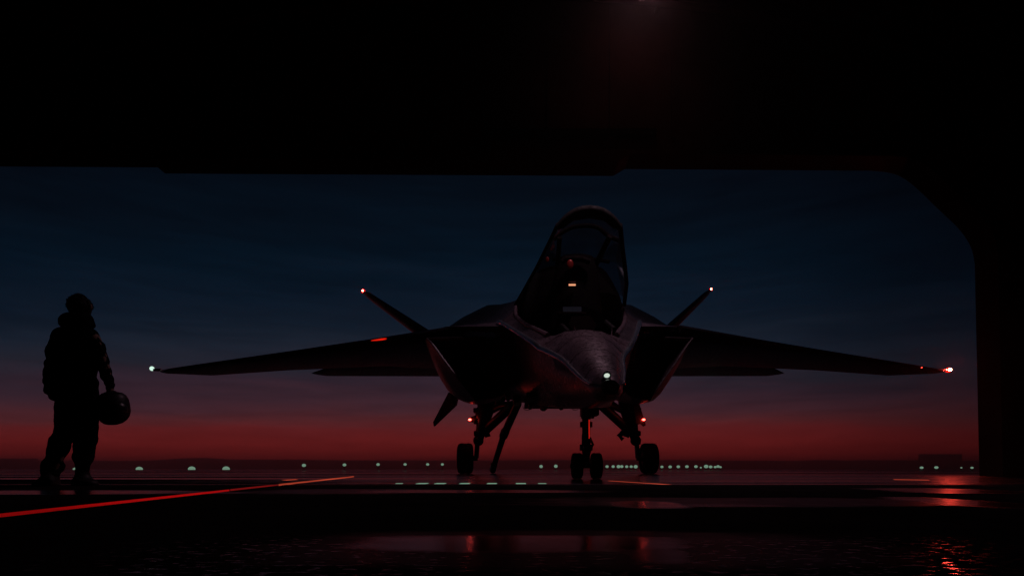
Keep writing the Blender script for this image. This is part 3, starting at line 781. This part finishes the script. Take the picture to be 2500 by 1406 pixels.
mb = MB(); my = 224 / 11.2
mb.prism([P(1545, 972, my - .6), P(1559, 978, my - .6), P(1575, 1030, my - .6), P(1577, 1037, my - .6), P(1571, 1041, my - .6), P(1564, 1034, my - .6), P(1552, 1036, my - .6)], (0, .06, 0))
mb.build('gear_door', M['jet'], gr_, False, .01)
mb = MB(); mb.tube([P(1528, 1052, my - .2), P(1512, 1064, my - .2), P(1521, 1072, my - .2)], [.15, .1, .08], 10); mb.build('gear_hook', M['gear'], gr_)

# tail hook / pole
mb = MB(); ty = 22
mb.tube([P(1264, 985, 16.8), P(1231, 1060, 19.6)], [.12, .13], 14); th_ = mb.build('tail_hook', M['gear'], jet)
mb = MB(); mb.tube([P(1231, 1058, 19.6), P(1206, 1136, 21.5)], [.11, .1], 14); mb.build('hook_rod', M['gear'], th_)
mb = MB(); mb.tube([P(1234, 1052, 19.4), P(1229, 1064, 19.8)], .15, 14); mb.build('collar', M['gear'], th_)
a = P(1206, 1134, 21.5); mb = MB(); mb.tube([a, a.lerp(P(1203, 1150, 21.9), .5)], [.125, .12], 14); mb.build('hook_clamp', M['edge'], th_)
mb = MB(); p1 = P(1204, 1142, 21.8); mb.tube([p1, Vector((p1.x - .02, 22.1, .12))], [.13, .12], 14); mb.build('hook_foot', M['rubber'], th_)

# cockpit ------------------------------------------------------------
def arch(a, top, b, Yd, n=20):
    pts = smoothlist([P(*q, Yd) for q in [a] + top + [b]], 5); return pts
C0 = [(1361, 551), (1380, 531), (1408, 515), (1440, 510), (1472, 516), (1498, 533), (1514, 552)]
C1 = [(1352, 584), (1372, 568), (1398, 555), (1435, 551), (1462, 557), (1484, 575), (1517, 590)]
C2 = [(1322, 640), (1350, 634), (1385, 632), (1420, 632), (1450, 633), (1488, 640), (1525, 645)]
Ys = (11.0, 12.2, 13.4)
CC = [[P(x, y, yd) for x, y in c] for c, yd in zip((C0, C1, C2), Ys)]
C3 = [P(x, y, 13.8) for x, y in [(1262, 735), (1300, 705), (1345, 690), (1395, 685), (1445, 690), (1490, 705), (1528, 730)]]
mb = MB(); rows = [smoothlist(c, 4) for c in CC + [C3]]
mb.loft(rows, closed=False); can = mb.build('canopy', M['glass'], jet, angle=80)
# side panes between the rails and the front bow
def rail(pts, r, name='canopy_frame', flat=1):
    mb = MB(); mb.tube(pts, r, 10, flat); return mb.build(name, M['dark'], can)
rail(smoothlist([p + Vector((0, 0, -.05)) for p in CC[0]], 4), [.05 + .06 * math.sin(math.pi * i / 24) for i in range(25)])
rail(smoothlist(CC[1], 4), .045)
rail(smoothlist(CC[2][1:6], 4), .04)
rail([P(1362, 548, 11), P(1340, 594, 11.6), P(1312, 650, 12.4), P(1284, 700, 13.2), P(1258, 745, 13.6)], .038)
rail([P(1514, 549, 11), P(1519, 600, 11.6), P(1525, 645, 12.2), P(1530, 692, 13.0), P(1524, 745, 13.6)], .045)
rail([P(1366, 580, 12.0), P(1361, 655, 12.6)], .05)
rail([P(1489, 577, 12.0), P(1452, 652, 12.6)], .058)
mb = MB(); mb.prism([P(1364, 553, 11.0), P(1374, 556, 11), P(1400, 536, 11), P(1440, 530, 11), P(1476, 536, 11), P(1500, 556, 11), P(1511, 553, 11), P(1494, 534, 11), P(1466, 520, 11), P(1440, 515, 11), P(1410, 520, 11), P(1384, 534, 11)], (0, .06, 0)); mb.build('canopy_bow_lining', M['dark'], can, False)
# windscreen side panes
for pts in ([P(1361, 551, 11.02), P(1352, 584, 12.1), P(1362, 655, 12.6), P(1312, 668, 12.6), P(1312, 650, 12.4)],
            [P(1514, 552, 11.02), P(1516, 590, 12.1), P(1490, 600, 12.3), P(1452, 652, 12.6), P(1524, 742, 13.2), P(1529, 692, 12.9)]):
    mb = MB(); c = sum(pts, Vector()) / len(pts); cv = mb.bm.verts.new(c); r_ = mb.ring(pts)
    for i in range(len(r_)): mb.bm.faces.new((cv, r_[i], r_[(i + 1) % len(r_)]))
    mb.build('side_pane', M['glass'], can)
# windscreen hood and instrument coaming: dark mass in front of the seat
def blob_sections(rows, Yd, depth):
    rings = []
    for (y, xl, xr) in rows:
        a, b = P(xl, y, Yd), P(xr, y, Yd); c = (a + b) / 2; hw = (b.x - a.x) / 2
        rings.append([c + Vector((math.cos(q) * hw, math.sin(q) * depth, 0)) for q in [2 * math.pi * k / 28 for k in range(28)]])
    return rings
mb = MB(); mb.loft(blob_sections([(632, 1364, 1450), (640, 1362, 1452), (655, 1358, 1456), (690, 1350, 1462), (740, 1345, 1468), (790, 1345, 1470)], 12.5, .3))
seat = mb.build('ejection_seat', M['dark'], jet)
mb = MB(); mb.loft(blob_sections([(655, 1345, 1460), (659, 1325, 1472), (668, 1306, 1482), (690, 1290, 1496), (720, 1272, 1512), (748, 1262, 1521), (790, 1275, 1520)], 13.2, .35)); mb.build('seat_shroud', M['dark'], jet)
mb = MB(); mb.tube([P(1372, 640, 12.1), P(1380, 632, 12.1), P(1420, 632, 12.1), P(1440, 640, 12.1)], .06, 10); mb.build('headrest', M['dark'], seat)
mb = MB(); mb.loft([[P(x, y, yd) for x, y in ((1345, 800), (1352, 762), (1380, 748), (1420, 748), (1462, 760), (1500, 800))] for yd in (10.6, 11.4)]); mb.build('instrument_hood', M['dark'], jet)
mb = MB(); mb.box(P(1397, 755, 10.55), (.34, .03, .085)); mb.build('display', M['screen'], jet, False)
mb = MB(); mb.box(P(1397, 765, 10.6), (.5, .1, .03)); mb.build('display_bracket', M['trim'], jet, False)
mb = MB(); mb.box(P(1397, 695.5, 12.1), (.145, .02, .036)); mb.build('seat_lamp', M['orange'], jet, False)
mb = MB(); mb.box(P(1397, 688.5, 12.12), (.15, .02, .022)); mb.build('seat_lamp_hood', M['trim'], jet, False)
mb = MB(); mb.loft([[P(x, y, yd) for x, y in ((1388, 790), (1396, 772), (1440, 770), (1456, 792), (1450, 806), (1400, 808))] for yd in (10.45, 10.6)]); mb.build('windscreen_projector', M['trim'], jet)
for sx, (x0, y0, x1, y1) in ((-1, (1352, 775, 1388, 812)), (1, (1462, 772, 1500, 805))):
    mb = MB(); mb.tube([P(x0, y0, 10.9), P(x1, y1, 10.3)], .05, 8); mb.build('cockpit_side_console', M['dark'], jet)
# red blobs that paint in reflections on the canopy glass
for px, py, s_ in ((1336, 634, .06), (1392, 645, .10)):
    mb = MB(); mb.ball(P(px, py, 12.0), s_, 12, (.7, .2, 1)); mb.build('reflection', material('reflection_red_%d' % px, (.3, .03, .02), .4, .2, .4), can)

# ================================================================== PERSON
PY = 224 / 39.0
def Q(px, py, dy=0): p = P(px, py, PY); p.y += dy; return p
per = empty('person', Q(168, 1184)); ROOT[per] = Vector((Q(168, 1184).x, PY, 0)); per.location = ROOT[per]
tag(per, 'person in dark jacket and baggy trousers standing at left holding a helmet, seen from behind', 'person')
def rings_px(rows, seg=28, wr=.010, fr=9, seed=0):
    """rows: (y, xl, xr, depth_m, dy) -> elliptical rings, edges crumpled like cloth"""
    rows2 = smoothlist([Vector(r[:4]) if False else [Vector((r[0], r[1], r[2])), Vector((r[3], r[4] if len(r) > 4 else 0, 0))] for r in rows], 1) if False else None
    A = smoothlist([Vector((r[0], r[1], r[2])) for r in rows], 4)
    B = smoothlist([Vector((r[3], r[4] if len(r) > 4 else 0, 0)) for r in rows], 4)
    out = []
    for a, b in zip(A, B):
        c0, c1 = Q(a.y, a.x), Q(a.z, a.x); c = (c0 + c1) / 2; hw = (c1.x - c0.x) / 2 * .955
        rg = []
        for k in range(seg):
            q = 2 * math.pi * k / seg
            p = c + Vector((math.cos(q) * hw, math.sin(q) * b.x + b.y, 0))
            nn = noise.noise(Vector((p.x * fr + seed, p.y * fr, p.z * fr * 1.8)))
            n2 = noise.noise(Vector((p.x * 25 + seed, p.y * 25, p.z * 38)))
            d = (p - Vector((c.x, c.y + b.y, p.z)))
            if d.length > 1e-5: p += d.normalized() * (nn * wr * 1.6 + n2 * wr * .6)
            rg.append(p)
        out.append(rg)
    return out
# body: one continuous skinned figure under the clothes
joints = {'pelvis': (Q(187, 1010), .11), 'waist': (Q(184, 960), .11), 'chest': (Q(184, 880), .14), 'upper': (Q(186, 815), .10), 'neck': (Q(190, 782), .055), 'jaw': (Q(194, 762), .06), 'head': (Q(195, 745), .09), 'crown': (Q(195, 730), .07),
          'lsh': (Q(142, 822), .065), 'lel': (Q(124, 895), .045), 'lwr': (Q(136, 946, -.07), .03), 'lha': (Q(148, 962, -.14), .028),
          'rsh': (Q(230, 822), .065), 'rel': (Q(256, 893), .045), 'rwr': (Q(269, 944), .03), 'rha': (Q(270, 958), .03),
          'lhip': (Q(163, 1035), .085), 'lkn': (Q(145, 1098), .06), 'lan': (Q(124, 1165), .045), 'lto': (Q(122, 1178, -.12), .03),
          'rhip': (Q(208, 1035), .085), 'rkn': (Q(206, 1100), .06), 'ran': (Q(202, 1165), .045), 'rto': (Q(228, 1178, -.04), .03)}
bones = [('pelvis', 'waist'), ('waist', 'chest'), ('chest', 'upper'), ('upper', 'neck'), ('neck', 'jaw'), ('jaw', 'head'), ('head', 'crown'),
         ('upper', 'lsh'), ('lsh', 'lel'), ('lel', 'lwr'), ('lwr', 'lha'), ('upper', 'rsh'), ('rsh', 'rel'), ('rel', 'rwr'), ('rwr', 'rha'),
         ('pelvis', 'lhip'), ('lhip', 'lkn'), ('lkn', 'lan'), ('lan', 'lto'), ('pelvis', 'rhip'), ('rhip', 'rkn'), ('rkn', 'ran'), ('ran', 'rto')]
jn = list(joints)
# fingers: the right hand curls over the helmet rim, the left hangs relaxed
extra = []
def finger(base, pts, rad):
    prev = base
    for i, p in enumerate(pts):
        nm = 'f%d' % len(joints); joints[nm] = (p, rad * (1 - .12 * i)); jn.append(nm); bones.append((prev, nm)); prev = nm
for i in range(4):
    o_ = (i - 1.5) * 5.2
    finger('rha', [Q(270 + o_, 963, -.02), Q(271 + o_ * 1.1, 970 + (2 if i in (1, 2) else 0), -.05), Q(271 + o_ * 1.1, 979 + (2 if i in (1, 2) else 0), -.07)], .0095)
finger('rha', [Q(262, 956, .01), Q(256, 960, .02), Q(252, 966, .02)], .011)
for i in range(4):
    finger('lha', [Q(151 + i * 2, 968, -.16 + i * .016), Q(153 + i * 2, 974, -.16 + i * .016), Q(156 + i * 2, 978 - abs(i - 1.5), -.15 + i * .016)], .0095)
finger('lha', [Q(155, 962, -.10), Q(160, 967, -.10)], .011)
me = bpy.data.meshes.new('body')
me.from_pydata([joints[n][0] - ROOT[per] for n in jn], [(jn.index(a), jn.index(b)) for a, b in bones], [])
body = bpy.data.objects.new('body', me); scn.collection.objects.link(body); body.parent = per
me.materials.append(M['skin'])
md = body.modifiers.new('skin', 'SKIN'); md.use_smooth_shade = True
for i, n in enumerate(jn):
    sv = me.skin_vertices[0].data[i]; r = joints[n][1]; sv.radius = (r, r); sv.use_root = (n == 'pelvis')
md = body.modifiers.new('sub', 'SUBSURF'); md.levels = 1; md.render_levels = 2

mb = MB()
mb.loft(rings_px([(797, 165, 212, .06), (801, 150, 226, .10), (809, 134, 238, .13), (825, 126, 240, .15), (850, 122, 240, .165), (885, 122, 236, .17), (915, 122, 232, .17),
                  (936, 121, 238, .165), (960, 122, 239, .16), (974, 124, 240, .165), (981, 138, 240, .16), (984, 148, 236, .14)], wr=.008, seed=3))
mb.build('jacket', M['cloth'], per)
def sleeve(pts, rad, seed):
    pts = smoothlist([Vector(p) for p in pts], 5); rr = smoothlist([Vector((r, 0, 0)) for r in rad], 5)
    rings = []
    for i, p in enumerate(pts):
        d = (pts[min(i + 1, len(pts) - 1)] - pts[max(i - 1, 0)]).normalized(); a = d.cross(Vector((0, 1, 0))).normalized(); b = a.cross(d)
        rg = []
        for k in range(20):
            q = 2 * math.pi * k / 20; v = a * math.cos(q) + b * math.sin(q)
            s_ = rr[i].x * .88 * (1 + .10 * math.sin(i * 1.55 + k * .25 + seed) + .22 * noise.noise(p * 22 + v * 2 + Vector((seed, 0, 0))))
            rg.append(p + v * s_)
        rings.append(rg)
    mb = MB(); mb.loft(rings); mb.build('sleeve', M['cloth'], per)
sleeve([Q(148, 822), Q(134, 845), Q(126, 885, .01), Q(126, 915, -.02), Q(132, 940, -.05), Q(139, 962, -.10)], [.055, .072, .07, .066, .060, .045], 1)
sleeve([Q(223, 822), Q(238, 845), Q(250, 885), Q(258, 912), Q(267, 935), Q(269, 951)], [.055, .070, .066, .058, .05, .036], 5)
mb = MB(); mb.loft(rings_px([(764, 172, 214, .05), (768, 158, 221, .09), (776, 149, 226, .115), (787, 146, 228, .125), (796, 147, 228, .12), (803, 158, 220, .09)], wr=.007, seed=9)); mb.build('hood', M['cloth'], per)
mb = MB(); mb.loft(rings_px([(974, 140, 236, .13), (985, 137, 238, .14), (1005, 137, 238, .15), (1024, 136, 238, .15), (1040, 139, 237, .15), (1052, 140, 236, .13), (1060, 165, 215, .08)], wr=.007, seed=12)); mb.build('trouser_seat', M['trous'], per)
mb = MB(); mb.loft(rings_px([(1035, 137, 190, .11), (1050, 136, 186, .11), (1060, 134, 182, .11), (1074, 124, 173, .105), (1092, 118, 167, .1), (1106, 116, 162, .095), (1116, 116, 154, .09), (1126, 106, 151, .085),
                             (1137, 95, 149, .085, .03), (1148, 96, 146, .08, .03), (1158, 104, 143, .07), (1165, 108, 140, .06)], wr=.008, seed=20)); mb.build('trouser_leg', M['trous'], per)
mb = MB(); mb.loft(rings_px([(1035, 184, 238, .11), (1050, 183, 236, .11), (1074, 183, 234, .105), (1088, 182, 231, .1), (1100, 182, 228, .1), (1112, 181, 227, .09), (1122, 182, 225, .085), (1132, 184, 220, .075),
                             (1150, 185, 216, .065), (1163, 186, 216, .06)], wr=.008, seed=27)); mb.build('trouser_leg', M['trous'], per)
# boots
def boot(rows, toe):
    mb = MB(); mb.loft(rings_px(rows, wr=.002, seed=2)); 
    return mb.build('boot', M['boot'], per)
boot([(1150, 110, 140, .07, .01), (1162, 107, 142, .09, -.01), (1172, 105, 143, .12, -.03), (1180, 104, 144, .15, -.05), (1184, 104, 144, .15, -.05)], 0)
boot([(1150, 187, 216, .06), (1160, 185, 218, .07), (1168, 182, 226, .08, -.01), (1173, 180, 238, .09, -.02), (1179, 180, 243, .09, -.02), (1184, 180, 243, .09, -.02)], 0)
# head shape with ears and hair
mb = MB(); mb.ball(Q(194, 748), .104, 24, (1.0, 1.08, 1.13)); hm = mb.build('hair', M['hair'], per)
d_ = hm.modifiers.new('sub', 'SUBSURF'); d_.levels = 2; d_.render_levels = 2
tx = bpy.data.textures.new('hair_noise', 'CLOUDS'); tx.noise_scale = .035
dm = hm.modifiers.new('disp', 'DISPLACE'); dm.texture = tx; dm.strength = .022; dm.mid_level = .5
mb = MB()
for k in range(150):
    th = random.uniform(0, 2 * math.pi); ph = random.uniform(-.15, 1.45)
    n_ = Vector((math.cos(th) * math.cos(ph), math.sin(th) * math.cos(ph), math.sin(ph)))
    c = Q(194, 748) + Vector((n_.x * .104, n_.y * .112, n_.z * .118)); ln = random.uniform(.004, .016)
    t_ = Vector((random.uniform(-.6, .4), random.uniform(-.3, .3), random.uniform(-.4, .3)))
    mb.tube([c - n_ * .01, c + n_ * ln * .5 + t_ * .01, c + (n_ + t_).normalized() * ln], [.009, .006, .0015], 5)
for (x0, x1, y1) in ((185, 181, 716), (187, 187, 716.5), (183, 178, 719)):
    mb.tube([Q(x0, 724), Q((x0 + x1) / 2, 720), Q(x1, y1)], [.008, .004, .001], 5)
tag(mb.build('hair_tufts', M['hair'], per), kind='stuff')
mb = MB(); mb.ball(Q(222, 749), .018, 12, (.6, .8, 1.5)); mb.build('ear', M['skin'], per)
mb = MB(); mb.ball(Q(167, 750), .018, 12, (.6, .8, 1.5)); mb.build('ear', M['skin'], per)
# the helmet in the hand
hc = Q(276, 999); hel = empty('flight_helmet', hc)
tag(hel, 'round dark flight helmet hanging from the hand of the person at left', 'helmet')
mb = MB(); mb.loft([[hc + Vector((x * .0041 + math.cos(q) * rx * .0041, math.sin(q) * rx * .0041 * 1.05, z * .0041)) for q in [2 * math.pi * k / 32 for k in range(32)]]
    for z, x, rx in ((43, 2, 8), (41, 3, 17), (36, 2, 25), (26, 0, 32), (12, -1, 35.5), (-2, 0, 36), (-14, 0, 34), (-24, -1, 29), (-32, -3, 22), (-37, -6, 12), (-38, -8, 4))])
mb.build('shell', M['helmet'], hel)
mb = MB(); mb.ball(hc + Vector((.035, -.03, .0)), .125, 24, (.96, .9, .8)); mb.build('visor', M['visor'], hel)
mb = MB(); mb.ball(hc + Vector((-.12, 0, .075)), .045, 12, (.75, 1, 1.1)); mb.ball(hc + Vector((-.13, 0, -.06)), .03, 12); mb.build('ear_cup', M['helmet'], hel)
mb = MB(); mb.tube([hc + Vector((-.07, 0, .14)), hc + Vector((-.03, -.01, .172)), hc + Vector((.03, -.01, .172))], .014, 8); mb.build('chin_strap', M['boot'], hel)
